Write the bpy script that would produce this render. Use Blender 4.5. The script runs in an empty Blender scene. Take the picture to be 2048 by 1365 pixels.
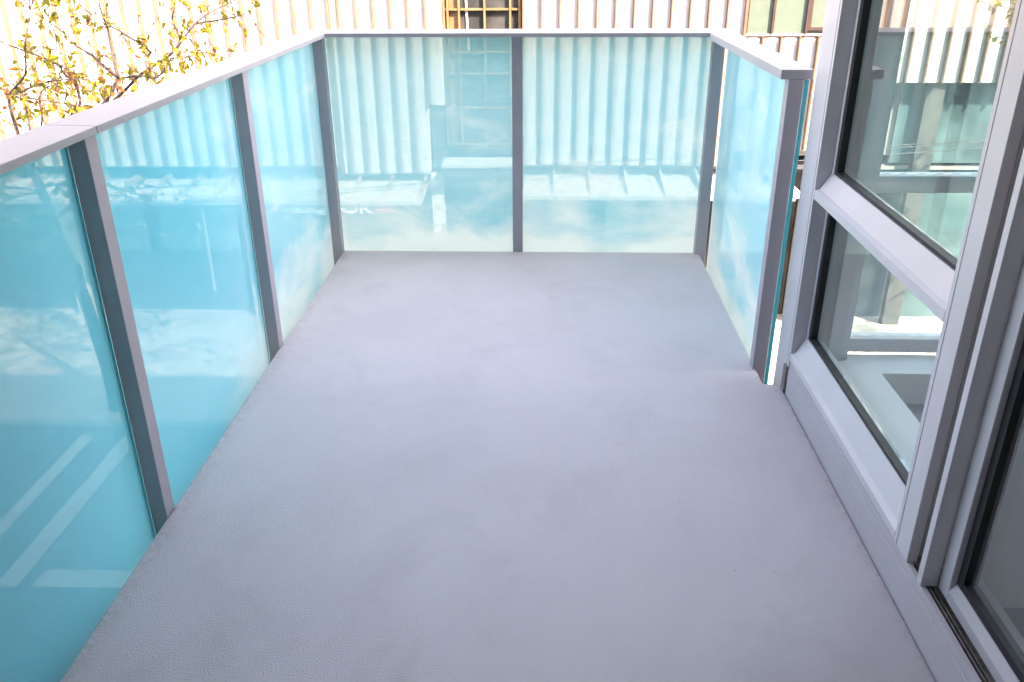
import bpy, bmesh, math, random
from mathutils import Vector, Matrix, noise

rnd = random.Random(7)
scene = bpy.context.scene
COL = scene.collection
R = math.radians

# ------------------------------------------------------------------ camera
cam_d = bpy.data.cameras.new("camera")
cam = bpy.data.objects.new("camera", cam_d)
COL.objects.link(cam)
cam_d.sensor_width = 36.0
cam_d.lens = 1697.98 / 2048 * 36.0
cam_d.clip_start = 0.02
cam_d.clip_end = 800
YAW, PITCH, ROLL = R(-2.3251), R(25.0866), R(-0.4)
fw = Vector((math.sin(YAW) * math.cos(PITCH), math.cos(YAW) * math.cos(PITCH), -math.sin(PITCH)))
rt0 = Vector((math.cos(YAW), -math.sin(YAW), 0))
up0 = rt0.cross(fw)
rt = rt0 * math.cos(ROLL) + up0 * math.sin(ROLL)
up = up0 * math.cos(ROLL) - rt0 * math.sin(ROLL)
CAMP = Vector((0, 0, 1.44))
m = Matrix((rt, up, -fw)).transposed().to_4x4()
m.translation = CAMP
cam.matrix_world = m
scene.camera = cam

# ------------------------------------------------------------------ light
SUN = Vector((1.0, -1.0, 1.6)).normalized()      # towards the sun
elev = math.asin(SUN.z)
w = bpy.data.worlds.new("World")
scene.world = w
w.use_nodes = True
nt = w.node_tree
bg = nt.nodes["Background"]
sky = nt.nodes.new("ShaderNodeTexSky")
sky.sky_type = 'NISHITA'
sky.sun_disc = False
sky.sun_elevation = elev
sky.sun_rotation = math.atan2(SUN.x, SUN.y)
sky.air_density = 1.0
sky.dust_density = 1.5
nt.links.new(sky.outputs[0], bg.inputs[0])
bg.inputs[1].default_value = 0.15
sun_d = bpy.data.lights.new("sun", 'SUN')
sun = bpy.data.objects.new("sun", sun_d)
COL.objects.link(sun)
sun_d.energy = 2.0
sun_d.angle = R(0.53)
sun_d.color = (1.0, 0.975, 0.97)
sun.rotation_euler = SUN.to_track_quat('Z', 'Y').to_euler()
sun.location = (30, -30, 48)

vs = scene.view_settings
vs.view_transform = 'Standard'
vs.look = 'None'
vs.exposure = 3.9
vs.gamma = 1.0
vs.use_white_balance = True
vs.white_balance_temperature = 10200
vs.white_balance_tint = 23
scene.cycles.max_bounces = 12
scene.cycles.transparent_max_bounces = 24
scene.cycles.diffuse_bounces = 5
scene.cycles.glossy_bounces = 5
scene.cycles.transmission_bounces = 8
scene.cycles.sample_clamp_indirect = 8
scene.cycles.use_denoising = True

# ------------------------------------------------------------------ materials
def mat(name):
    mm = bpy.data.materials.new(name)
    mm.use_nodes = True
    t = mm.node_tree
    return mm, t, t.nodes["Principled BSDF"]

def N(t, typ, **kw):
    n = t.nodes.new(typ)
    for k, v in kw.items():
        setattr(n, k, v)
    return n

def mix_col(t, fac, a, b):
    n = N(t, "ShaderNodeMix", data_type='RGBA')
    if hasattr(fac, "links"):
        t.links.new(fac, n.inputs[0])
    else:
        n.inputs[0].default_value = fac
    for k, v in ((6, a), (7, b)):
        if hasattr(v, "links"):
            t.links.new(v, n.inputs[k])
        else:
            n.inputs[k].default_value = (*v, 1)
    return n.outputs[2]

def ramp(t, src, p0, p1):
    n = N(t, "ShaderNodeMapRange")
    n.inputs[1].default_value = p0
    n.inputs[2].default_value = p1
    t.links.new(src, n.inputs[0])
    return n.outputs[0]

def math_n(t, op, a, b=0.0):
    n = N(t, "ShaderNodeMath", operation=op)
    for k, v in ((0, a), (1, b)):
        if hasattr(v, "links"):
            t.links.new(v, n.inputs[k])
        else:
            n.inputs[k].default_value = v
    return n.outputs[0]

def noise_n(t, vec, scale, detail=4, rough=.55, dist=0.0):
    n = N(t, "ShaderNodeTexNoise")
    n.inputs["Scale"].default_value = scale
    n.inputs["Detail"].default_value = detail
    n.inputs["Roughness"].default_value = rough
    n.inputs["Distortion"].default_value = dist
    t.links.new(vec, n.inputs["Vector"])
    return n.outputs["Fac"]

def world_pos(t):
    return N(t, "ShaderNodeNewGeometry").outputs["Position"]

def bump(t, bsdf, h, strength, dist):
    b = N(t, "ShaderNodeBump")
    b.inputs["Strength"].default_value = strength
    b.inputs["Distance"].default_value = dist
    t.links.new(h, b.inputs["Height"])
    t.links.new(b.outputs[0], bsdf.inputs["Normal"])

def painted(name, col, rough=.45, var=.06, metallic=0.0, scale=6.0, dirt=None):
    mm, t, b = mat(name)
    p = world_pos(t)
    n = noise_n(t, p, scale, 5)
    c2 = tuple(max(0, c * (1 - var * 2)) for c in col)
    c1 = tuple(min(1, c * (1 + var)) for c in col)
    c = mix_col(t, ramp(t, n, .3, .7), c2, c1)
    if dirt:
        n2 = noise_n(t, p, 23.0, 7, .7)
        f = math_n(t, 'MULTIPLY', ramp(t, n2, .58, .72), .5)
        c = mix_col(t, f, c, dirt)
    t.links.new(c, b.inputs["Base Color"])
    n3 = noise_n(t, p, 60.0, 3)
    r = N(t, "ShaderNodeMapRange")
    r.inputs[3].default_value = rough - .06
    r.inputs[4].default_value = rough + .08
    t.links.new(n3, r.inputs[0])
    t.links.new(r.outputs[0], b.inputs["Roughness"])
    b.inputs["Metallic"].default_value = metallic
    return mm

M = {}
M['alu'] = painted("lavender_paint", (.42, .38, .41), .42, .03)
M['frame'] = painted("window_frame_paint", (.62, .595, .615), .42, .03)
M['alu_cap'] = painted("cap_paint", (.42, .40, .42), .4, .03, dirt=(.31, .295, .31))
M['alu_dirty'] = painted("sill_paint", (.50, .465, .49), .45, .04, 0, 3.0, dirt=(.42, .39, .40))
M['track'] = painted("track_metal", (.30, .27, .25), .4, .25, .6, 30, dirt=(.06, .045, .035))
M['pocket_dark'] = painted("pocket_infill", (.05, .042, .04), .9, .4, 0, 40)
M['gasket'] = painted("black_gasket", (.012, .012, .014), .5, .1)
M['seam'] = painted("dark_joint", (.05, .05, .055), .7, .1)

# balcony deck: fine trowelled coating with soft stains
mm, t, b = mat("deck_coating")
p = world_pos(t)
big = noise_n(t, p, 1.1, 4, .6, .4)
mid = noise_n(t, p, 4.0, 6, .65, .6)
fine = noise_n(t, p, 300.0, 3, .7)
c = mix_col(t, ramp(t, big, .35, .68), (.50, .45, .462), (.57, .52, .535))
c = mix_col(t, math_n(t, 'MULTIPLY', ramp(t, mid, .56, .78), .28), c, (.39, .35, .36))
st = noise_n(t, p, 2.3, 9, .7, .8)
c = mix_col(t, math_n(t, 'MULTIPLY', ramp(t, st, .52, .72), .30), c, (.27, .245, .255))
c = mix_col(t, math_n(t, 'MULTIPLY', ramp(t, fine, .35, .7), .26), c, (.42, .385, .395))
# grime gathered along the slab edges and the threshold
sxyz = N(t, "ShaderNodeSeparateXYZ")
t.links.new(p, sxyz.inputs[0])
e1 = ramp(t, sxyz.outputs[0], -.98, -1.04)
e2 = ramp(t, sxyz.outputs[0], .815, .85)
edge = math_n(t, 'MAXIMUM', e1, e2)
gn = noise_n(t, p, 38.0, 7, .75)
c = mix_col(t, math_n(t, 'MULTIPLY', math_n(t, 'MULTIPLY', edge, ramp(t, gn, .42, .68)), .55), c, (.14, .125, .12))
t.links.new(c, b.inputs["Base Color"])
b.inputs["Roughness"].default_value = .45
b.inputs["Specular IOR Level"].default_value = .5
vor = N(t, "ShaderNodeTexVoronoi")
vor.inputs["Scale"].default_value = 260.0
t.links.new(p, vor.inputs["Vector"])
h = math_n(t, 'ADD', math_n(t, 'MULTIPLY', noise_n(t, p, 330.0, 4, .6), 1.0), math_n(t, 'MULTIPLY', vor.outputs["Distance"], .5))
bump(t, b, h, .75, .0024)
M['deck'] = mm

def facing_fresnel(t, f0):
    lw = N(t, "ShaderNodeLayerWeight")
    lw.inputs["Blend"].default_value = .5
    f = math_n(t, 'POWER', lw.outputs["Facing"], 5.0)
    return math_n(t, 'ADD', math_n(t, 'MULTIPLY', f, 1.0 - f0), f0)

def clear_glass(name, tint, f0=.05):
    mm, t, b = mat(name)
    t.nodes.remove(b)
    out = t.nodes["Material Output"]
    tr = N(t, "ShaderNodeBsdfTransparent")
    tr.inputs[0].default_value = (*tint, 1)
    gl = N(t, "ShaderNodeBsdfGlossy")
    gl.inputs["Roughness"].default_value = 0.0
    mx = N(t, "ShaderNodeMixShader")
    t.links.new(facing_fresnel(t, f0), mx.inputs[0])
    t.links.new(tr.outputs[0], mx.inputs[1])
    t.links.new(gl.outputs[0], mx.inputs[2])
    t.links.new(mx.outputs[0], out.inputs[0])
    return mm

M['glass'] = clear_glass("window_glass", (.79, .93, .925), .16)
M['glass_inner'] = clear_glass("window_glass_inner_face", (.97, .99, .98), .02)
M['rail_clear'] = clear_glass("rail_glass_outer_face", (.93, .99, .99), .02)

# frosted face of the railing glass: 45 degree frit lines, teal interlayer, dried water marks
FRIT = 0.90
def frit_glass(name, axis, FRIT):
    mm, t, b = mat(name)
    t.nodes.remove(b)
    out = t.nodes["Material Output"]
    p = world_pos(t)
    sx = N(t, "ShaderNodeSeparateXYZ")
    t.links.new(p, sx.inputs[0])
    along = sx.outputs[axis]
    z = sx.outputs[2]
    d = math_n(t, 'ADD', along, z)                       # lines fall as they run along the panel
    s = math_n(t, 'SINE', math_n(t, 'MULTIPLY', d, 2 * math.pi / .0062))
    line = ramp(t, s, -.7, .7)
    # density of the frosting
    fac = math_n(t, 'ADD', math_n(t, 'MULTIPLY', line, .16), FRIT - .08)
    tr = N(t, "ShaderNodeBsdfTransparent")
    tr.inputs[0].default_value = (.98, .96, .93, 1)
    df = N(t, "ShaderNodeBsdfDiffuse")
    df.inputs[0].default_value = (.006, .58, .78, 1)
    tl = N(t, "ShaderNodeBsdfTranslucent")
    tl.inputs[0].default_value = (.085, .49, .575, 1)
    sc = N(t, "ShaderNodeMixShader")
    sc.inputs[0].default_value = .5
    t.links.new(df.outputs[0], sc.inputs[1])
    t.links.new(tl.outputs[0], sc.inputs[2])
    body = N(t, "ShaderNodeMixShader")
    t.links.new(fac, body.inputs[0])
    t.links.new(tr.outputs[0], body.inputs[1])
    t.links.new(sc.outputs[0], body.inputs[2])
    # dried splash marks climbing from the deck edge, plus overall paling of the far panels
    mp = N(t, "ShaderNodeMapping")
    mp.inputs["Scale"].default_value = (1.0, 1.0, 2.2)
    t.links.new(p, mp.inputs[0])
    n1 = noise_n(t, mp.outputs[0], 2.2, 5, .55, .35)
    hz = ramp(t, z, .42, -.02)
    dirt = math_n(t, 'MULTIPLY', math_n(t, 'ADD', ramp(t, math_n(t, 'ADD', n1, math_n(t, 'MULTIPLY', hz, .42)), .58, 1.05), math_n(t, 'MULTIPLY', n1, .55)), math_n(t, 'MULTIPLY', ramp(t, along, 2.45, 3.3), 1.08) if axis == 1 else 1.0)
    dd = N(t, "ShaderNodeBsdfDiffuse")
    dd.inputs[0].default_value = (.58, .72, .71, 1)
    dt = N(t, "ShaderNodeBsdfTranslucent")
    dt.inputs[0].default_value = (.58, .74, .73, 1)
    dm = N(t, "ShaderNodeMixShader")
    dm.inputs[0].default_value = .5
    t.links.new(dd.outputs[0], dm.inputs[1])
    t.links.new(dt.outputs[0], dm.inputs[2])
    b2 = N(t, "ShaderNodeMixShader")
    t.links.new(dirt, b2.inputs[0])
    t.links.new(body.outputs[0], b2.inputs[1])
    t.links.new(dm.outputs[0], b2.inputs[2])
    gl = N(t, "ShaderNodeBsdfGlossy")
    gl.inputs["Roughness"].default_value = .015
    mx = N(t, "ShaderNodeMixShader")
    t.links.new(facing_fresnel(t, .045), mx.inputs[0])
    t.links.new(b2.outputs[0], mx.inputs[1])
    t.links.new(gl.outputs[0], mx.inputs[2])
    t.links.new(mx.outputs[0], out.inputs[0])
    return mm

M['frit_side'] = frit_glass("rail_glass_frit_along_side", 1, .915)
M['frit_end'] = frit_glass("rail_glass_frit_along_end", 0, .87)

mm, t, b = mat("rail_glass_cut_edge")
b.inputs["Base Color"].default_value = (.0, .50, .55, 1)
b.inputs["Roughness"].default_value = .25
M['glass_edge'] = mm

# street side
M['white_panel'] = painted("white_channel_glass", (.54, .565, .59), .35, .05, 0, 1.3)
M['copper'] = painted("copper_fin", (.19, .115, .080), .45, .12, 0, 5)
M['brass'] = painted("brass_frame", (.20, .128, .070), .42, .1, 0, 5)
M['white'] = painted("white_metal", (.80, .81, .82), .4, .03)
M['canopy_white'] = painted("canopy_white", (.40, .41, .42), .45, .04)
M['tan_rib'] = painted("tan_rib_metal", (.30, .24, .19), .5, .1)
M['bldg_wall'] = painted("grey_render", (.30, .30, .31), .8, .08)
M['shop_wall'] = painted("shopfront_charcoal", (.09, .095, .10), .55, .12)
M['pillar'] = painted("pale_stone_pillar", (.62, .61, .58), .7, .06)
M['brown'] = painted("brown_shopfront", (.34, .26, .19), .7, .15)
M['sign_white'] = painted("sign_white", (.85, .85, .85), .5, .02)
M['sign_red'] = painted("sign_red", (.60, .04, .06), .5, .05)
M['spandrel'] = painted("pale_green_glass", (.10, .145, .128), .15, .04)
M['dark_frame'] = painted("dark_brown_frame", (.05, .03, .03), .5, .1)
mm, t, b = mat("dark_window_glass")
p = world_pos(t)
c = mix_col(t, ramp(t, noise_n(t, p, 1.4, 3), .4, .62), (.028, .033, .036), (.06, .066, .07))
t.links.new(c, b.inputs["Base Color"])
b.inputs["Roughness"].default_value = .04
M['dark_glass'] = mm
M['curtain'] = painted("pale_curtain", (.45, .47, .46), .8, .15)

M['teal_glazing'] = painted('teal_shop_glass', (.09, .165, .19), .08, .3, 0, .8)
mm, t, b = mat("asphalt")
p = world_pos(t)
c = mix_col(t, ramp(t, noise_n(t, p, .5, 5), .35, .7), (.045, .046, .05), (.075, .075, .078))
c = mix_col(t, math_n(t, 'MULTIPLY', ramp(t, noise_n(t, p, 90, 3), .4, .7), .4), c, (.10, .10, .10))
t.links.new(c, b.inputs["Base Color"])
b.inputs["Roughness"].default_value = .9
M['asphalt'] = mm
M['concrete'] = painted("pavement_concrete", (.42, .41, .38), .85, .1, 0, 1.5, dirt=(.25, .24, .22))
M['paint_line'] = painted("road_paint", (.36, .36, .36), .7, .15, 0, 8, dirt=(.16, .16, .16))
M['room_white'] = painted("room_white", (.72, .73, .72), .6, .02)
M['carpet'] = painted("grey_carpet", (.22, .215, .23), .95, .1, 0, 60)
M['own_wall'] = painted("own_wall_panel", (.20, .195, .21), .6, .04)
M['bark'] = painted("bark", (.055, .036, .040), .85, .3, 0, 20)
M['cable'] = painted("cable_black", (.35, .34, .33), .6, .1)
M['speck'] = painted("debris_brown", (.06, .05, .04), .9, .3)

def leaf_mat(name, c1, c2):
    mm, t, b = mat(name)
    out = t.nodes["Material Output"]
    p = world_pos(t)
    c = mix_col(t, ramp(t, noise_n(t, p, 9, 3), .35, .65), c1, c2)
    t.links.new(c, b.inputs["Base Color"])
    b.inputs["Roughness"].default_value = .5
    tl = N(t, "ShaderNodeBsdfTranslucent")
    t.links.new(c, tl.inputs[0])
    mx = N(t, "ShaderNodeMixShader")
    mx.inputs[0].default_value = .5
    t.links.new(b.outputs[0], mx.inputs[1])
    t.links.new(tl.outputs[0], mx.inputs[2])
    t.links.new(mx.outputs[0], out.inputs[0])
    return mm
LEAFM = [leaf_mat("leaf_green", (.12, .14, .012), (.20, .19, .018)),
         leaf_mat("leaf_yellow", (.30, .23, .022), (.24, .22, .022)),
         leaf_mat("leaf_rust", (.26, .11, .018), (.13, .042, .015))]

# ------------------------------------------------------------------ mesh helpers
def link(name, bm, mats, parent=None, smooth=False):
    me = bpy.data.meshes.new(name)
    bm.to_mesh(me)
    bm.free()
    for x in (mats if isinstance(mats, (list, tuple)) else [mats]):
        me.materials.append(x)
    if smooth:
        for f in me.polygons:
            f.use_smooth = True
    o = bpy.data.objects.new(name, me)
    COL.objects.link(o)
    if parent is not None:
        o.parent = parent
    return o

def box_bm(bm, x0, x1, y0, y1, z0, z1, mi=0):
    vsx = [bm.verts.new(v) for v in ((x0, y0, z0), (x1, y0, z0), (x1, y1, z0), (x0, y1, z0),
                                     (x0, y0, z1), (x1, y0, z1), (x1, y1, z1), (x0, y1, z1))]
    fs = []
    for idx in ((0, 3, 2, 1), (4, 5, 6, 7), (0, 1, 5, 4), (1, 2, 6, 5), (2, 3, 7, 6), (3, 0, 4, 7)):
        f = bm.faces.new([vsx[i] for i in idx])
        f.material_index = mi
        fs.append(f)
    return fs          # bottom, top, -y, +x, +y, -x

def bev(bm, r, seg=2):
    bmesh.ops.bevel(bm, geom=list(bm.edges), offset=r, segments=seg, affect='EDGES', profile=.5)

def box(name, x0, x1, y0, y1, z0, z1, m, parent=None, r=0.0):
    bm = bmesh.new()
    box_bm(bm, x0, x1, y0, y1, z0, z1)
    if r:
        bev(bm, r)
    return link(name, bm, m, parent)

def prism(name, plan, z0, z1, m, parent=None, r=0.0):
    bm = bmesh.new()
    lo = [bm.verts.new((x, y, z0)) for x, y in plan]
    hi = [bm.verts.new((x, y, z1)) for x, y in plan]
    n = len(plan)
    bm.faces.new(lo[::-1])
    bm.faces.new(hi)
    for i in range(n):
        j = (i + 1) % n
        bm.faces.new((lo[i], lo[j], hi[j], hi[i]))
    bmesh.ops.recalc_face_normals(bm, faces=list(bm.faces))
    if r:
        bev(bm, r)
    return link(name, bm, m, parent)

def extrude_y(name, prof, y0, y1, m, parent=None, r=0.0):
    bm = bmesh.new()
    a = [bm.verts.new((x, y0, z)) for x, z in prof]
    c_ = [bm.verts.new((x, y1, z)) for x, z in prof]
    n = len(prof)
    bm.faces.new(a)
    bm.faces.new(c_[::-1])
    for i in range(n):
        j = (i + 1) % n
        bm.faces.new((a[j], a[i], c_[i], c_[j]))
    bmesh.ops.recalc_face_normals(bm, faces=list(bm.faces))
    if r:
        bev(bm, r)
    return link(name, bm, m, parent)

def extrude_x(name, prof, x0, x1, m, parent=None):
    bm = bmesh.new()
    a = [bm.verts.new((x0, y, z)) for y, z in prof]
    c_ = [bm.verts.new((x1, y, z)) for y, z in prof]
    n = len(prof)
    bm.faces.new(a)
    bm.faces.new(c_[::-1])
    for i in range(n):
        j = (i + 1) % n
        bm.faces.new((a[j], a[i], c_[i], c_[j]))
    bmesh.ops.recalc_face_normals(bm, faces=list(bm.faces))
    return link(name, bm, m, parent)

def tube_bm(bm, pts, radii, sides=6):
    rings = []
    prev = None
    for i, p_ in enumerate(pts):
        if i == 0:
            d = pts[1] - pts[0]
        elif i == len(pts) - 1:
            d = pts[-1] - pts[-2]
        else:
            d = pts[i + 1] - pts[i - 1]
        d = d.normalized()
        a = d.orthogonal().normalized() if prev is None else (prev - d * prev.dot(d))
        if a.length < 1e-5:
            a = d.orthogonal()
        a.normalize()
        prev = a
        bb = d.cross(a)
        rings.append([bm.verts.new(p_ + (a * math.cos(k * 2 * math.pi / sides) + bb * math.sin(k * 2 * math.pi / sides)) * radii[i]) for k in range(sides)])
    for r0, r1 in zip(rings, rings[1:]):
        for k in range(sides):
            bm.faces.new((r0[k], r0[(k + 1) % sides], r1[(k + 1) % sides], r1[k]))
    bm.faces.new(rings[-1])
    bm.faces.new(rings[0][::-1])

def empty(name, loc, label, cat, group=None):
    o = bpy.data.objects.new(name, None)
    COL.objects.link(o)
    o.location = loc
    o.empty_display_size = .2
    tag(o, label, cat, group)
    return o

def tag(o, label, cat, group=None):
    o['label'] = label
    o['category'] = cat
    if group:
        o['group'] = group
    return o

def struct(o):
    o['kind'] = 'structure'
    return o

G = -6.2          # street level, the deck is z = 0
# things whose parts use world coordinates keep their Empty at the origin of those parts
# ------------------------------------------------------------------ setting
struct(box("street", -300, 300, -200, 300, G - .5, G, M['asphalt']))
struct(box("far_pavement", -60, 60, 12.6, 30, G - .1, G + .13, M['concrete']))
struct(box("near_pavement", -60, .84, -40, 5.2, G - .1, G + .13, M['concrete']))
for x0, x1, y0, y1 in ((-7.2, -6.9, 8.5, 12.3), (-7.95, -7.72, 9.0, 12.3), (-6.7, -4.4, 8.52, 8.86)):
    struct(box("road_marking", x0, x1, y0, y1, G + .001, G + .006, M['paint_line']))

# deck slab
struct(prism("balcony_floor", [(-1.04, -3.2), (.8515, -3.2), (.8515, 2.722), (.792, 2.738), (.79, 4.165), (-1.04, 4.165)], -.22, 0, M['deck'], None, .006))

# ------------------------------------------------------------------ balcony railing
rail = empty("balcony_railing", (0, 0, 0), "lavender grey railing with frosted blue glass panels round the empty balcony", "railing")
ZB = 1.052
zp = -.30
def post(x0, x1, y0, y1, zt=ZB):
    return box("post", x0, x1, y0, y1, zp, zt - .0005, M['alu'], rail, .0015)
PY = [-1.386, -.292, .802, 1.896, 2.992]
for y in PY:
    post(-1.086, -1.0415, y, y + .051)
post(-1.098, -1.0415, 4.130, 4.182)
post(-.161, -.111, 4.172, 4.215)
post(.7655, .8195, 4.130, 4.182)
post(.778, .826, 2.846, 2.896, 1.0405)

def panel(x0, x1, y0, y1, z0, z1, axis):
    bm = bmesh.new()
    fs = box_bm(bm, x0, x1, y0, y1, z0, z1)
    for f in fs:
        f.material_index = 2
    if axis == 1:
        inner, outer = (fs[3], fs[5]) if x0 < 0 else (fs[5], fs[3])
    else:
        inner, outer = fs[2], fs[4]
    inner.material_index = 0
    outer.material_index = 1
    return link("glass_panel", bm, [M['frit_side'] if axis == 1 else M['frit_end'], M['rail_clear'], M['glass_edge']], rail)

XL0, XL1 = -1.102, -1.089
ys = [-1.386, -.292, .802, 1.896, 2.992, 4.150]
for a, c_ in zip(ys, ys[1:]):
    panel(XL0, XL1, a + .004, c_ - .006, -.28, 1.050, 1)
panel(-1.072, -.140, 4.219, 4.232, -.28, 1.050, 0)
panel(-.132, .800, 4.219, 4.232, -.28, 1.050, 0)
panel(.8285, .8425, 2.850, 4.118, -.28, 1.038, 1)

g = .0012
YJ = 1.921
prism("cap_rail", [(-1.022, -3.2), (-1.022, YJ - g), (-1.150, YJ + .012 - g), (-1.150, -3.2)], ZB, 1.070, M['alu_cap'], rail, .0015)
prism("cap_rail", [(-1.022, YJ + g), (-1.022, 4.112), (-1.150, 4.330), (-1.150, YJ + .012 + g)], ZB, 1.070, M['alu_cap'], rail, .0015)
prism("cap_rail", [(-1.0213, 4.114), (.7345, 4.086), (.8515, 4.300), (-1.1488, 4.332)], ZB, 1.070, M['alu_cap'], rail, .0015)
prism("cap_rail", [(.750, 2.843), (.852, 2.843), (.853, 4.297), (.7365, 4.083)], 1.041, 1.071, M['alu_cap'], rail, .0015)
# bottom shoe clipped to the slab edge
box("bottom_channel", -1.125, -1.0405, -3.2, 4.12, -.36, -.301, M['alu'], rail)
box("bottom_channel", -1.0, .75, 4.17, 4.25, -.36, -.301, M['alu'], rail)

# ------------------------------------------------------------------ own building
own = empty("apartment_building", (0, 0, 0), "apartment building with lavender metal window wall and sliding door beside the balcony", "building")
T = 3.0
box("wall", 12, 26, -16, 2.70, T, 12.5, M['own_wall'], own)
box("wall", .90, 11.99, -16, 2.70, T, 12.5, M['own_wall'], own)
box("wall", .90, 26, -16, 2.70, G, -.30, M['own_wall'], own)
box("wall", -7, .8515, -16, -.6, G, 12.5, M['own_wall'], own)  # unseen wall behind the camera, added to darken the near deck
box("wall", -9, -1.9, -.599, 1.75, G, 12.5, M['own_wall'], own)  # unseen side wing, added to cut the light from the left
box("wall", .90, 1.05, -16, -.62, -.298, T - .002, M['own_wall'], own)
box("wall", 6.0, 26, -16, 2.70, -.298, T - .002, M['own_wall'], own)
box('added_shade_slab', -1.04, .8515, -.599, 2.95, 2.5, 2.75, M['own_wall'], own)  # unseen overhead slab, added so the deck darkens towards the camera
# threshold kerb
th = box("threshold", .8525, 1.02, -3.0, 2.664, -.05, .098, M['alu_dirty'], own, .0015)
extrude_y("lip", [(.8545, .0995), (1.02, .0995), (1.02, .104), (.868, .104), (.866, .1235), (.8545, .1235)], -3.0, 2.662, M['alu_dirty'], th)
box("track", .8735, .8765, -2.9, 1.609, .1050, .121, M['track'], th)
box("track", .884, .8865, -2.9, 1.609, .1050, .119, M['track'], th)
box("track_bed", .8685, .96, -2.9, 1.61, .1042, .1048, M['track'], th)
box("end_bracket", .845, .872, 2.668, 2.70, -.02, .10, M['track'], th)

# corner window (fixed)
cw = prism("corner_window", [(.853, 2.690), (.853, 2.820), (1.060, 2.820), (1.060, 2.700), (.96, 2.69)], -.9, T, M['frame'], own, .002)
box("jamb", .8535, .945, 2.6705, 2.6865, -.02, T, M['frame'], cw, .001)
box("jamb", .898, .945, 2.650, 2.6695, .124, T, M['frame'], cw, .001)
sl = [(.8535, .126), (.8535, .150), (.868, .157), (.899, .215), (.945, .217), (.945, .126)]
extrude_y("sill_rail", sl, 1.695, 2.668, M['frame'], cw, .0012)
tp = [(.8535, .700), (.8535, .727), (.868, .733), (.899, .783), (.945, .785), (.945, .700)]
extrude_y("transom", tp, 1.695, 2.668, M['frame'], cw, .0012)
# second mullion
box("mullion", .8535, 1.0, 1.678, 1.6935, .1245, T, M['frame'], cw, .001)
box("mullion", .8535, .878, 1.612, 1.6755, .1245, T, M['frame'], cw, .0015)
box("mullion", .883, 1.0, 1.650, 1.6755, .1245, T, M['frame'], cw, .001)
box("mullion", .8785, .8825, 1.622, 1.674, .1245, T, M['gasket'], cw)
box("mullion", .890, 1.0, 1.634, 1.6495, .1245, T, M['frame'], cw, .0015)
for z0, z1 in ((.217, .700), (.785, 2.94)):
    bm = bmesh.new()
    th_ = .022
    box_bm(bm, .900, .922, 2.650 - th_, 2.6495, z0, z1)
    box_bm(bm, .900, .922, 1.6945, 1.6945 + .012, z0, z1)
    box_bm(bm, .9005, .9225, 1.707, 2.627, z0 + .0005, z0 + .010)
    box_bm(bm, .9005, .9225, 1.707, 2.627, z1 - .010, z1 - .0005)
    link("gasket", bm, M['gasket'], cw)
    bm = bmesh.new()
    fs = box_bm(bm, .912, .936, 1.700, 2.645, z0 + .004, z1 - .004)
    fs[3].material_index = 1
    link("pane", bm, [M['glass'], M['glass_inner']], cw)

# front window of the room (faces the street)
fwin = box("front_window", 1.061, 5.5, 2.74, 2.80, .127, .178, M['frame'], own, .002)
box("transom", 1.061, 5.5, 2.74, 2.80, .70, .755, M['frame'], fwin, .002)
for x in (2.62, 4.1):
    box("mullion", x, x + .07, 2.735, 2.805, .179, T, M['frame'], fwin, .002)
for x0, x1 in ((1.062, 2.62), (2.69, 4.1), (4.17, 5.5)):
    for z0, z1 in ((.179, .699), (.756, 2.9)):
        bm = bmesh.new()
        fs = box_bm(bm, x0, x1, 2.764, 2.776, z0, z1)
        fs[4].material_index = 1
        link("pane", bm, [M['glass'], M['glass_inner']], fwin)
box("wall", 5.5, 6.0, 2.66, 2.80, -.298, T - .002, M['own_wall'], own)

# sliding door
sd = box("sliding_door", .892, .935, 1.487, 1.5295, .125, 2.55, M['frame'], own, .0015)
box("pull_bar", .8535, .8915, 1.5305, 1.5525, .1238, 2.55, M['frame'], sd, .0012)
extrude_y("bottom_rail", [(.892, .1245), (.892, .150), (.905, .170), (.935, .171), (.935, .1245)], .30, 1.486, M['alu_dirty'], sd, .0012)
box("stile", .892, .935, .24, .2995, .125, 2.55, M['frame'], sd, .0015)
bm = bmesh.new()
box_bm(bm, .9055, .936, 1.462, 1.4865, .1715, 2.55)
box_bm(bm, .9065, .9355, .30, 1.4615, .1715, .190)
link("gasket", bm, M['gasket'], sd)
bm = bmesh.new()
fs = box_bm(bm, .914, .932, .302, 1.470, .18, 2.54)
fs[3].material_index = 1
link("pane", bm, [M['glass'], M['glass_inner']], sd)
fx = box("door_sidelight", .94, 1.0, .20, .2395, .125, 2.55, M['frame'], own)
bm = bmesh.new()
fs = box_bm(bm, .955, .970, -.60, .198, .126, 2.55)
fs[3].material_index = 1
link("pane", bm, [M['glass'], M['glass_inner']], fx)
box("head", .89, 1.0, -.61, 1.61, 2.5505, T - .001, M['frame'], sd)

box("pocket_infill", .8885, .96, 1.556, 1.608, .1052, .1125, M["pocket_dark"], th)  # near-black filler at the bottom of the pocket beside the mullion
# room behind the glass
struct(box("room_floor", 1.0205, 5.99, -5, 2.70, -.30, .002, M['carpet']))
struct(box("room_wall", 4.2, 4.4, -5, 2.65, .004, 2.95, M['room_white']))
struct(box("room_column", .962, 1.22, 1.60, 1.698, .004, 2.95, M["room_white"]))
struct(box("room_wall", 1.06, 5.79, -5.2, -5.01, .004, 2.95, M['room_white']))
struct(box("ceiling", 1.06, 5.79, -5, 2.65, 2.955, 2.99, M['room_white']))
struct(prism("window_ledge", [(.947, 1.70), (1.14, 1.70), (1.14, 2.585), (5.79, 2.585), (5.79, 2.735), (1.062, 2.735), (1.058, 2.69), (.947, 2.645)], .004, .122, M['room_white'], None, .003))

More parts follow.
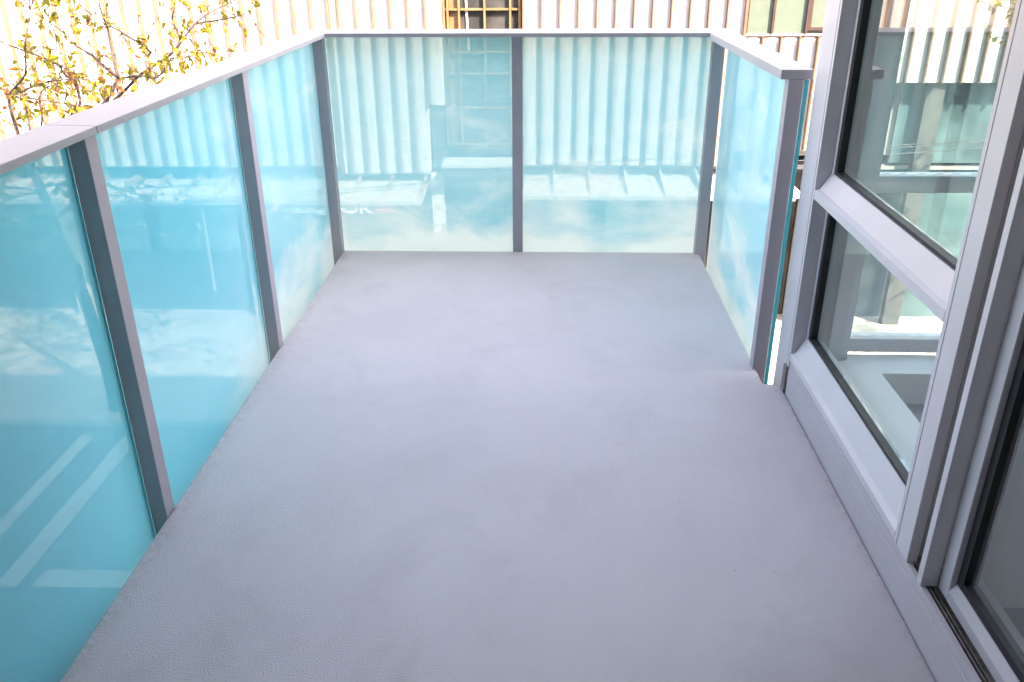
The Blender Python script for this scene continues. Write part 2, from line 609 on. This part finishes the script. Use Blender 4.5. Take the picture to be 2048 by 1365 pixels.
# ------------------------------------------------------------------ building across the street
FY = 17.0
opp = empty("glass_fronted_building", (0, FY, G), "white building with copper fins, shop canopies and a LIQUOR sign across the street", "building")
def P(o):      # parts are written in world coordinates
    o.matrix_parent_inverse = Matrix.Translation((0, FY, G)).inverted()
    return o
TOP = 9.5
P(box("wall", -34, 24, 17.32, 32, -2.45, TOP, M['bldg_wall'], opp))
P(box("wall", -34, 24, 18.6, 32, G + .13, -2.452, M['bldg_wall'], opp))
P(box("soffit", -34, 24, 17.30, 18.59, -2.75, -2.655, M['bldg_wall'], opp))

mesh_cache = {}
def cladding(x0, wd, zb, zt):
    """one U-shaped glass channel with its copper fin on the left joint; mesh shared by alike pieces"""
    key = (round(wd, 3), zb, zt)
    if key not in mesh_cache:
        bm = bmesh.new()
        n = 5
        d = .025
        cols = []
        for k in range(n + 1):
            u = k / n
            y = -.02 - d * (1 - (2 * u - 1) ** 4)
            cols.append((bm.verts.new((.018 + u * (wd - .036), y, zb)), bm.verts.new((.018 + u * (wd - .036), y, zt))))
        bl = bm.verts.new((.018, .06, zb)); bl2 = bm.verts.new((.018, .06, zt))
        br = bm.verts.new((wd - .018, .06, zb)); br2 = bm.verts.new((wd - .018, .06, zt))
        ch = [(bl, bl2)] + cols + [(br, br2)]
        for (a, a2), (c_, c2) in zip(ch, ch[1:]):
            bm.faces.new((a, c_, c2, a2))
        bm.faces.new([q[0] for q in ch][::-1])
        me = bpy.data.meshes.new("cladding_panel")
        bm.to_mesh(me); bm.free()
        me.materials.append(M['white_panel'])
        bm = bmesh.new()
        box_bm(bm, -.0125, .0125, -.125, .06, zb - .01, zt)
        fm = bpy.data.meshes.new("fin")
        bm.to_mesh(fm); bm.free()
        fm.materials.append(M['copper'])
        mesh_cache[key] = (me, fm)
    me, fm = mesh_cache[key]
    o = bpy.data.objects.new("cladding_panel", me)
    COL.objects.link(o)
    o.parent = opp
    o.location = (x0, 0.0, -G)
    f = bpy.data.objects.new("fin", fm)
    COL.objects.link(f)
    f.parent = o
    return o
# left run, counted leftwards from the window bay
x = -1.945
edges = [x]
for k in range(6):
    x -= .3275
    edges.append(x)
edges.append(x - .20)
x -= .20
while x > -24:
    x -= .3275
    edges.append(x)
for a, c_ in zip(edges[1:], edges):
    zb = -2.78 if a > -4.2 else -2.64
    if c_ == edges[0]:
        zb = -1.42
    cladding(a, c_ - a, zb, TOP)
# right run up to the green window, then under it, then on
x = -.44
for k in range(12):
    cladding(x, .3445, -2.60, TOP)
    x += .3445
XW = x
for k in range(8):
    cladding(x, .3445, -2.30 if k < 99 else -2.6, -.165)
    x += .3445
XW2 = x
for k in range(32):
    cladding(x, .3445, -1.0, TOP)
    x += .3445
P(box("edge_fin", XW - .03, XW + .012, FY - .13, FY + .06, -2.6, TOP, M['copper'], opp))

# brass window bay
bay = P(box("bay_window", -1.945, -.455, FY + .10, FY + .16, -2.25, TOP, M['shop_wall'], opp))
def PB(o):
    o.matrix_parent_inverse = Matrix.Translation((0, FY, G)).inverted()
    return o
def mid(o):
    return o
xs = [-1.93, -1.859, -1.643, -1.163, -.680, -.505]
for i, xx in enumerate(xs):
    wd = .022 if i in (0, 5) else .018
    box("mullion", xx - wd, xx + wd, FY - .04, FY + .098, -2.20, TOP, M['brass'], bay)
zs = [-2.19, -1.476, -.833, -.438, -.051, .329, .715, 1.1, 1.5, 1.9, 2.3, 3.0, 3.7, 4.4, 5.1, 5.8, 6.5, 7.2, 7.9, 8.6]
for zz in zs:
    for i in range(len(xs) - 1):
        box("rail", xs[i] + .0225, xs[i + 1] - .0225, FY - .025, FY + .098, zz - .018, zz + .018, M['brass'], bay)
for z0, z1 in zip(zs, zs[1:] + [TOP]):
    for i in range(len(xs) - 1):
        m_ = M['brass'] if i == 0 else (M['brass'] if i == 1 else M['dark_glass'])
        box("pane", xs[i] + .0225, xs[i + 1] - .0225, FY + .05, FY + .07, z0 + .0185, z1 - .0185, m_, bay)
# pale strings of a blind hanging inside the bay
bm = bmesh.new()
tube_bm(bm, [Vector((-1.53, FY + .02, 2.5)), Vector((-1.50, FY + .015, .6)), Vector((-1.47, FY + .02, -.4))], [.006] * 3, 5)
tube_bm(bm, [Vector((-1.50, FY + .02, 2.5)), Vector((-1.52, FY + .015, .5)), Vector((-1.49, FY + .02, -.4))], [.006] * 3, 5)
link("blind_cord", bm, M['white'], bay)

# green spandrel window upper right
gw = P(box("green_window", XW + .012, XW2 - .02, FY - .02, FY + .10, -.162, -.118, M['white'], opp))
box("dark_edge", XW + .012, XW2 - .02, FY - .055, FY - .0205, -.172, -.150, M['dark_frame'], gw)
px = [XW + .03, 4.205, 4.83, 5.45, 6.05, XW2 - .03]
for i, xx in enumerate(px):
    box("mullion", xx - .022, xx + .022, FY - .06, FY + .09, -.117, TOP, M['dark_frame'], gw)
for i in range(len(px) - 1):
    box("pane", px[i] + .0225, px[i + 1] - .0225, FY + .0, FY + .03, -.116, TOP, M['spandrel'], gw)
    if i == 2:
        box("sash", px[i] + .023, px[i + 1] - .023, FY - .05, FY - .001, -.06, -.005, M['dark_frame'], gw)
        box("sash", px[i] + .023, px[i] + .075, FY - .051, FY - .001, -.004, 1.6, M['dark_frame'], gw)

# canopies
def canopy(x0, x1, zback, zfront, ribs, ribm, label=None):
    y0, y1 = 15.78, 17.28
    c_ = P(extrude_x("canopy", [(y0, zfront), (y1, zback), (y1, zback - .06), (y0 + .05, zfront - .075), (y0, zfront - .085)], x0, x1, M['canopy_white'], opp))
    if label:
        c_['label'] = label
    def zc(y):
        return zfront + (zback - zfront) * (y - y0) / (y1 - y0)
    for xr in ribs:
        prof = [(y0 + .10, zc(y0 + .10) + .001), (y0 + .10, zc(y0 + .1) + .06), (y1 - .45, zc(y1) + .12), (y1 - .02, zc(y1) + .12), (y1 - .02, zc(y1 - .02) + .001)]
        extrude_x("rib", prof, xr - .018, xr + .018, ribm, c_)
    return c_
canopy(-.42, 4.72, -2.80, -2.90, [.18 + .705 * k for k in range(7)], M['canopy_white'])
canopy(-13.2, -2.36, -2.93, -3.02, [-2.40] + [-3.08 - .662 * k for k in range(15)], M['tan_rib'])
# entry roof and column below the bay
P(box("entry_roof", -2.02, -.46, 16.35, 17.05, -2.52, -2.46, M['canopy_white'], opp))
P(box("entry_fascia", -2.02, -.46, 16.50, 17.05, -2.72, -2.60, M['canopy_white'], opp))
P(box("recess_panel", -2.26, -1.96, 17.02, 17.10, -2.75, -1.43, M['shop_wall'], opp))
P(box("column", -2.28, -2.04, 16.75, 17.0, G + .13, -2.76, M['pillar'], opp))
P(box("column", 1.30, 1.86, 17.15, 17.6, G + .13, -2.77, M['pillar'], opp))
P(box("column", -6.4, -6.05, 17.15, 17.6, G + .13, -2.87, M['pillar'], opp))
P(box("column", -10.4, -10.05, 17.15, 17.6, G + .13, -2.87, M['pillar'], opp))
P(box("column", 5.4, 5.75, 17.0, 17.6, G + .13, -2.77, M['brown'], opp))
# shopfronts
sf = P(box("shopfront", -13.5, -2.3, 17.55, 17.62, -3.75, -2.88, M['shop_wall'], opp))
box("base", -13.5, -2.3, 17.55, 17.62, G + .13, G + .6, M['shop_wall'], sf)
for k in range(11):
    a = -13.5 + k * 1.018
    box("pane", a + .03, a + .988, 17.58, 17.60, G + .605, -3.755, M['dark_glass'], sf)
    box("mullion", a - .03, a + .03, 17.54, 17.62, G + .601, -3.752, M['white'] if k % 3 == 0 else M['dark_frame'], sf)
sg = P(box("shopfront", -1.9, 5.3, 17.55, 17.62, -3.45, -2.78, M['shop_wall'], opp))
for k in range(7):
    a = -1.9 + k * 1.03
    box("pane", a + .03, a + 1.0, 17.58, 17.60, G + .14, -3.455, M['dark_glass'], sg)
    box("mullion", a - .03, a + .03, 17.54, 17.62, G + .131, -3.452, M['dark_frame'], sg)
P(box("dark_glazing", 6.9, 17, 17.25, 17.3, -2.60, -1.02, M['teal_glazing'], opp))
P(box("dark_glazing", 5.76, 17, 17.5, 17.6, G + .13, -2.66, M['teal_glazing'], opp))
P(box("pilaster", 7.3, 7.65, 17.05, 17.24, G + .13, -1.02, M['shop_wall'], opp))
P(box("brown_wall", 5.31, 5.39, 17.2, 17.6, G + .13, -2.79, M['brown'], opp))

# shop sign
sign = P(box("shop_sign", -5.0, -2.82, 15.842, 15.862, -3.30, -3.098, M['shop_wall'], opp))
cu = bpy.data.curves.new("sign_text", 'FONT')
cu.body = "LIQUOR"
cu.size = .42
cu.extrude = .012
cu.offset = .012
tob = bpy.data.objects.new("tmp_text", cu)
COL.objects.link(tob)
dg = bpy.context.evaluated_depsgraph_get()
dg.update()
tm = bpy.data.meshes.new_from_object(tob.evaluated_get(dg))
bpy.data.objects.remove(tob)
xsv = [v.co.x for v in tm.vertices]
wt = max(xsv) - min(xsv)
sc_ = 1.50 / wt
for v in tm.vertices:
    v.co = Vector(((v.co.x - min(xsv)) * sc_, v.co.z, v.co.y * .62))
tm.materials.clear()
tm.materials.append(M['sign_white'])
to = bpy.data.objects.new("lettering", tm)
COL.objects.link(to)
to.parent = sign
to.location = (-4.83, 15.828, -3.268)
wl = [box('plate_letter', -3.20 + .05 * q, -3.165 + .05 * q, 15.8235, 15.8255, -3.21, -3.185, M['sign_white'], sign) for q in range(6)]
rb = box("red_plate", -3.262, -2.88, 15.826, 15.8415, -3.268, -3.125, M['sign_red'], sign)

# drum light beside the canopy end
lamp = P(box("canopy_bracket", 4.73, 5.0, 16.2, 16.9, -3.05, -3.0, M['white'], opp))

# ------------------------------------------------------------------ overhead cables
for i, (y, z0, z1, sag, lab) in enumerate(((10.0, -2.95, .85, .0, "lowest overhead cable crossing behind the glass panels, sloping up to the right"),
                                          (10.25, -2.95, .62, .0, "middle overhead cable of three strung along the street"),
                                          (10.5, -2.5, .38, .0, "highest overhead cable of three strung along the street"))):
    bm = bmesh.new()
    pts = []
    for k in range(41):
        u = k / 40
        pts.append(Vector((-24 + 48 * u, y, z0 + (z1 - z0) * u - sag * 4 * u * (1 - u) + sag)))
    tube_bm(bm, pts, [.006] * 41, 5)
    o = link("overhead_cable", bm, M['cable'])
    tag(o, lab, "cable", "overhead cables along the street")

# ------------------------------------------------------------------ street tree
def unproj(px_, py_, Y):
    v = fw + rt * ((px_ - 1024) / 1697.98) + up * ((682.5 - py_) / 1697.98)
    t_ = (Y - CAMP.y) / v.y
    return CAMP + v * t_
BASE = Vector((-7.6, 13.0, G + .13))
tree = bpy.data.objects.new("street_tree", None)
COL.objects.link(tree)
tree.location = BASE
tag(tree, "street tree with thin yellow green leaves in front of the white finned wall", "tree", "street trees")
def LP(v):
    return Vector(v) - BASE
# stems and limbs traced as 3D paths (depth varies round the trunk)
fork = Vector((-8.12, 13.0, -1.5))
bm = bmesh.new()
tube_bm(bm, [LP(BASE - Vector((0, 0, .12))), LP((-7.62, 13.0, -5.2)), LP((-7.75, 13.02, -4.0)), LP((-7.86, 13.0, -3.2)), LP((-7.98, 13.0, -2.4)), LP(fork)], [.14, .115, .10, .09, .08, .06], 9)
link("trunk", bm, M['bark'], tree, True)
limbs_px = [
    # (Y, start radius, [px points])
    (12.7, .030, [(35, 264), (18, 195), (50, 150), (50, 90), (62, 20), (70, -80)]),
    (12.6, .022, [(59, 254), (47, 205), (20, 190), (-30, 178)]),
    (13.2, .024, [(84, 242), (82, 185), (128, 165), (190, 150)]),
    (12.9, .026, [(147, 223), (143, 210), (60, 197), (5, 178)]),
    (13.3, .026, [(156, 217), (158, 193), (148, 162), (130, 150), (121, 135), (115, 123), (111, 72), (98, 35), (95, -10), (100, -80)]),
    (12.4, .028, [(213, 201), (230, 168), (238, 158), (285, 152), (314, 156), (342, 118), (363, 118), (404, 106), (441, 112)]),
    (12.8, .030, [(239, 191), (284, 147), (342, 109), (390, 48), (430, 20), (472, 0), (520, -45)]),
    (12.8, .016, [(390, 48), (440, 40), (479, 32), (503, 25)]),
    (12.4, .024, [(236, 157), (223, 96), (215, 57), (199, 12), (190, -60)]),
    (12.8, .018, [(297, 112), (295, 98), (225, 55), (213, 51), (150, 4), (110, -30)]),
    (13.3, .022, [(121, 135), (103, 123), (43, 100), (0, 84), (-60, 60)]),
    (12.6, .022, [(18, 195), (75, 170), (125, 160), (205, 160)]),
    (13.1, .022, [(238, 158), (205, 130), (180, 108), (150, 90), (120, 60), (60, 20)]),
    (12.5, .018, [(342, 109), (360, 80), (345, 40), (350, 5), (340, -50)]),
]
limb_pts = []
for Y, r0, pl in limbs_px:
    pts = []
    for k, (a, b_) in enumerate(pl):
        pts.append(unproj(a, b_, Y + .35 * math.sin(k * 1.3 + Y * 7)))
    limb_pts.append((pts, r0))
# join the lowest points to the fork
for k in (0, 1, 2, 3, 4, 5, 6):
    pts, r0 = limb_pts[k]
    mid_ = fork.lerp(pts[0], .5) + Vector((0, 0, -.12))
    limb_pts[k] = ([fork, mid_] + pts, r0)
# the rest of the crown, outside the picture's top left
for k in range(14):
    a = rnd.uniform(0, 2 * math.pi)
    st_ = limb_pts[rnd.choice((0, 4, 6, 8, 9, 12, 13))][0][-1]
    d = Vector((math.cos(a) * .8 - .5, math.sin(a) * .5, rnd.uniform(.4, 1.2)))
    pts = [st_]
    for s_ in range(5):
        pts.append(pts[-1] + d * .32 + Vector((rnd.uniform(-.1, .1), rnd.uniform(-.1, .1), rnd.uniform(-.05, .1))))
    limb_pts.append((pts, .010))

low_start = len(limb_pts)
for ex, ey, ez in ((-9.6, 12.4, -2.6), (-10.2, 13.2, -1.9), (-9.0, 12.2, -3.2), (-6.9, 12.5, -2.7), (-6.3, 12.9, -2.2), (-7.2, 12.2, -3.3), (-5.9, 13.2, -2.75), (-9.9, 12.6, -3.4), (-6.6, 13.3, -3.0), (-5.5, 12.8, -2.5)):
    st_ = Vector((-7.93, 13.0, -2.6)).lerp(fork, rnd.random())
    e_ = Vector((ex, ey, ez))
    limb_pts.append(([st_, st_.lerp(e_, .35) + Vector((0, 0, .28)), st_.lerp(e_, .7) + Vector((0, rnd.uniform(-.15, .15), .18)), e_], .022))

def smooth_path(pts, sub=4):
    out = []
    n = len(pts)
    for i in range(n - 1):
        p0 = pts[max(i - 1, 0)]; p1 = pts[i]; p2 = pts[i + 1]; p3 = pts[min(i + 2, n - 1)]
        for s_ in range(sub):
            u = s_ / sub
            out.append(.5 * ((2 * p1) + (p2 - p0) * u + (2 * p0 - 5 * p1 + 4 * p2 - p3) * u * u + (3 * p1 - p0 - 3 * p2 + p3) * u ** 3))
    out.append(pts[-1])
    return out

twig_bm = bmesh.new()
tips = []
for li, (pts, r0) in enumerate(limb_pts):
    sp = smooth_path(pts)
    n = len(sp)
    rad = [max(.005, r0 * (1 - .86 * i / (n - 1))) for i in range(n)]
    bm = bmesh.new()
    tube_bm(bm, [LP(v) for v in sp], rad, 6)
    link("branch", bm, M['bark'], tree, True)
    for i in range(3, n):
        if sp[i].z < -1.35 and li < low_start:
            continue
        for rep in range(2):
            if rnd.random() < .5:
                d = Vector((rnd.gauss(0, 1), rnd.gauss(0, .7), rnd.gauss(.25, .8))).normalized()
                L = rnd.uniform(.18, .55)
                q = [sp[i]]
                for s_ in range(4):
                    d = (d + Vector((rnd.gauss(0, .25), rnd.gauss(0, .2), rnd.gauss(-.02, .25)))).normalized()
                    q.append(q[-1] + d * L / 4)
                    tips.append((q[-1].copy(), d.copy()))
                tube_bm(twig_bm, [LP(v) for v in q], [.007, .006, .005, .004, .003], 4)
    tips.append((sp[-1], (sp[-1] - sp[-2]).normalized()))
tw = link("twigs", twig_bm, M['bark'], tree)
tw['kind'] = 'stuff'

def leaf_geo(L, W, curl):
    vv = [(0, 0, 0)]
    prof = [(.18, .55), (.45, 1.0), (.75, .72), (1.0, 0)]
    rows = []
    for u, wv in prof[:-1]:
        zz = -curl * u * u * L
        rows.append(((u * L, -wv * W / 2, zz + .18 * wv * W), (u * L, 0, zz), (u * L, wv * W / 2, zz + .18 * wv * W)))
    verts = [(0, 0, 0)]
    for r_ in rows:
        verts += list(r_)
    verts.append((L, 0, -curl * L))
    faces = [(0, 2, 1), (0, 3, 2)]
    for k in range(2):
        a = 1 + 3 * k
        faces += [(a, a + 1, a + 4, a + 3), (a + 1, a + 2, a + 5, a + 4)]
    faces += [(7, 8, 10), (8, 9, 10)]
    return verts, faces
leaf_shapes = [leaf_geo(.10, .054, .35), leaf_geo(.082, .048, .15), leaf_geo(.12, .060, .6), leaf_geo(.07, .038, .8)]
leaf_meshes = []
for (vv, ff) in leaf_shapes:
    row = []
    for lm in LEAFM:
        me = bpy.data.meshes.new("leaf")
        me.from_pydata(vv, [], ff)
        me.materials.append(lm)
        row.append(me)
    leaf_meshes.append(row)

def leaf_matrix(pos, d, sc):
    ax = (d * .6 + Vector((rnd.gauss(0, .6), rnd.gauss(0, .6), rnd.gauss(-.5, .5)))).normalized()
    q = ax.to_track_quat('X', 'Z')
    mtx = q.to_matrix().to_4x4() @ Matrix.Rotation(rnd.uniform(-1.4, 1.4), 4, 'X') @ Matrix.Scale(sc, 4)
    mtx.translation = pos
    return mtx

all_leaves = []
for (p_, d) in tips:
    k = 1 if rnd.random() < .74 else 0
    if rnd.random() < .22:
        k += 2
    for _ in range(k):
        kind = 0 if (u_ := rnd.random()) < .52 else (1 if u_ < .84 else 2)
        all_leaves.append((p_ + Vector((rnd.uniform(-.03, .03), rnd.uniform(-.03, .03), rnd.uniform(-.03, .03))), d, kind, rnd.randrange(4), rnd.uniform(.75, 1.35)))
def in_view(v):
    q = v - CAMP
    zc_ = q.dot(fw)
    a = 1024 + 1697.98 * q.dot(rt) / zc_
    b_ = 682.5 - 1697.98 * q.dot(up) / zc_
    return 0 <= a <= 520 and -5 < b_ < 270 - (a / 650) * 200
vis = [l for l in all_leaves if in_view(l[0])]
vis.sort(key=lambda l: -l[4])
single = vis[:290]
sid = set(id(l) for l in single)
rest = [l for l in all_leaves if id(l) not in sid]
TI = Matrix.Translation(-BASE)
for (p_, d, kind, sh, sc) in single:
    o = bpy.data.objects.new("leaf", leaf_meshes[sh][kind])
    COL.objects.link(o)
    o.parent = tree
    o.matrix_local = TI @ leaf_matrix(p_, d, sc)
verts, faces, mi = [], [], []
for (p_, d, kind, sh, sc) in rest:
    mtx = TI @ leaf_matrix(p_, d, sc)
    b0 = len(verts)
    vv, ff = leaf_shapes[sh]
    verts += [tuple(mtx @ Vector(v)) for v in vv]
    for f in ff:
        faces.append(tuple(b0 + i for i in f))
        mi.append(kind)
me = bpy.data.meshes.new("foliage")
me.from_pydata(verts, [], faces)
for lm in LEAFM:
    me.materials.append(lm)
me.polygons.foreach_set("material_index", mi)
fo = bpy.data.objects.new("foliage", me)
COL.objects.link(fo)
fo.parent = tree
fo['kind'] = 'stuff'
print("leaves", len(all_leaves), "single", len(single))

# a second tree further along the pavement (its branches show behind the room's front window)
t2 = tree.copy()
COL.objects.link(t2)
t2.location = (10.0, 13.4, G + .13)
t2.rotation_euler = (0, 0, R(165))
t2['label'] = "street tree seen only by its leafy branch tips through the window wall"
for ch in list(tree.children):
    if ch.name.startswith("leaf"):
        continue
    c_ = ch.copy()
    COL.objects.link(c_)
    c_.parent = t2

# a big near-side tree whose crown hangs above the picture; it dapples the road and pavement
B3 = Vector((-10.2, 6.4, G))
t3 = bpy.data.objects.new("street_tree", None)
COL.objects.link(t3)
t3.location = B3
tag(t3, "near side street tree whose leaf shadows speckle the road behind the left glass panels", "tree", "street trees")
bm = bmesh.new()
tube_bm(bm, [Vector((0, 0, -.1)), Vector((.1, .1, 2.5)), Vector((.3, .2, 5.0)), Vector((.6, .4, 7.2))], [.2, .17, .15, .12], 10)
link("trunk", bm, M['bark'], t3, True)
top = B3 + Vector((.6, .4, 7.2))
verts, faces, mi = [], [], []
I3 = Matrix.Translation(-B3)
for k in range(26):
    u = rnd.random()
    cx, cy, cz = -12.0 + 9.6 * u + rnd.uniform(-.8, .8), 6.8 + 2.6 * u + rnd.uniform(-1.5, 1.5), rnd.uniform(2.0, 4.8)
    end = Vector((cx, cy, cz))
    mid_ = top.lerp(end, .5) + Vector((0, 0, rnd.uniform(.1, .5)))
    sp = smooth_path([top, mid_, end])
    bm = bmesh.new()
    tube_bm(bm, [v - B3 for v in sp], [.05 * (1 - .8 * i / (len(sp) - 1)) + .006 for i in range(len(sp))], 6)
    link("branch", bm, M['bark'], t3, True)
    for q in range(150):
        pos = end + Vector((rnd.gauss(0, .75), rnd.gauss(0, .6), rnd.gauss(0, .35)))
        if pos.z < 1.35:
            continue
        mtx = I3 @ leaf_matrix(pos, Vector((rnd.gauss(0, 1), rnd.gauss(0, 1), .2)).normalized(), rnd.uniform(.9, 1.5))
        b0 = len(verts)
        sh = rnd.randrange(4)
        vv, ff = leaf_shapes[sh]
        verts += [tuple(mtx @ Vector(v)) for v in vv]
        for f in ff:
            faces.append(tuple(b0 + i for i in f))
            mi.append(0 if rnd.random() < .6 else 1)
me = bpy.data.meshes.new("foliage")
me.from_pydata(verts, [], faces)
for lm in LEAFM:
    me.materials.append(lm)
me.polygons.foreach_set("material_index", mi)
fo3 = bpy.data.objects.new("foliage", me)
COL.objects.link(fo3)
fo3.parent = t3
fo3['kind'] = 'stuff'

# ------------------------------------------------------------------ debris on the deck
bm = bmesh.new()
spots = [(.39, 2.0)] + [(rnd.uniform(-.9, .75), rnd.uniform(.9, 4.0)) for _ in range(22)]
for (x, y) in spots:
    L = rnd.uniform(.0015, .004)
    a = rnd.uniform(0, 3.14)
    dx, dy = math.cos(a) * L, math.sin(a) * L
    v = [bm.verts.new((x - dx, y - dy, .0015)), bm.verts.new((x + dy * .4, y - dx * .4, .003)), bm.verts.new((x + dx, y + dy, .0018)), bm.verts.new((x - dy * .3, y + dx * .3, .0035))]
    bm.faces.new(v)
o = link("debris", bm, M['speck'])
o['kind'] = 'stuff'
tag(o, "tiny dark specks of leaf litter on the lavender deck", "debris")
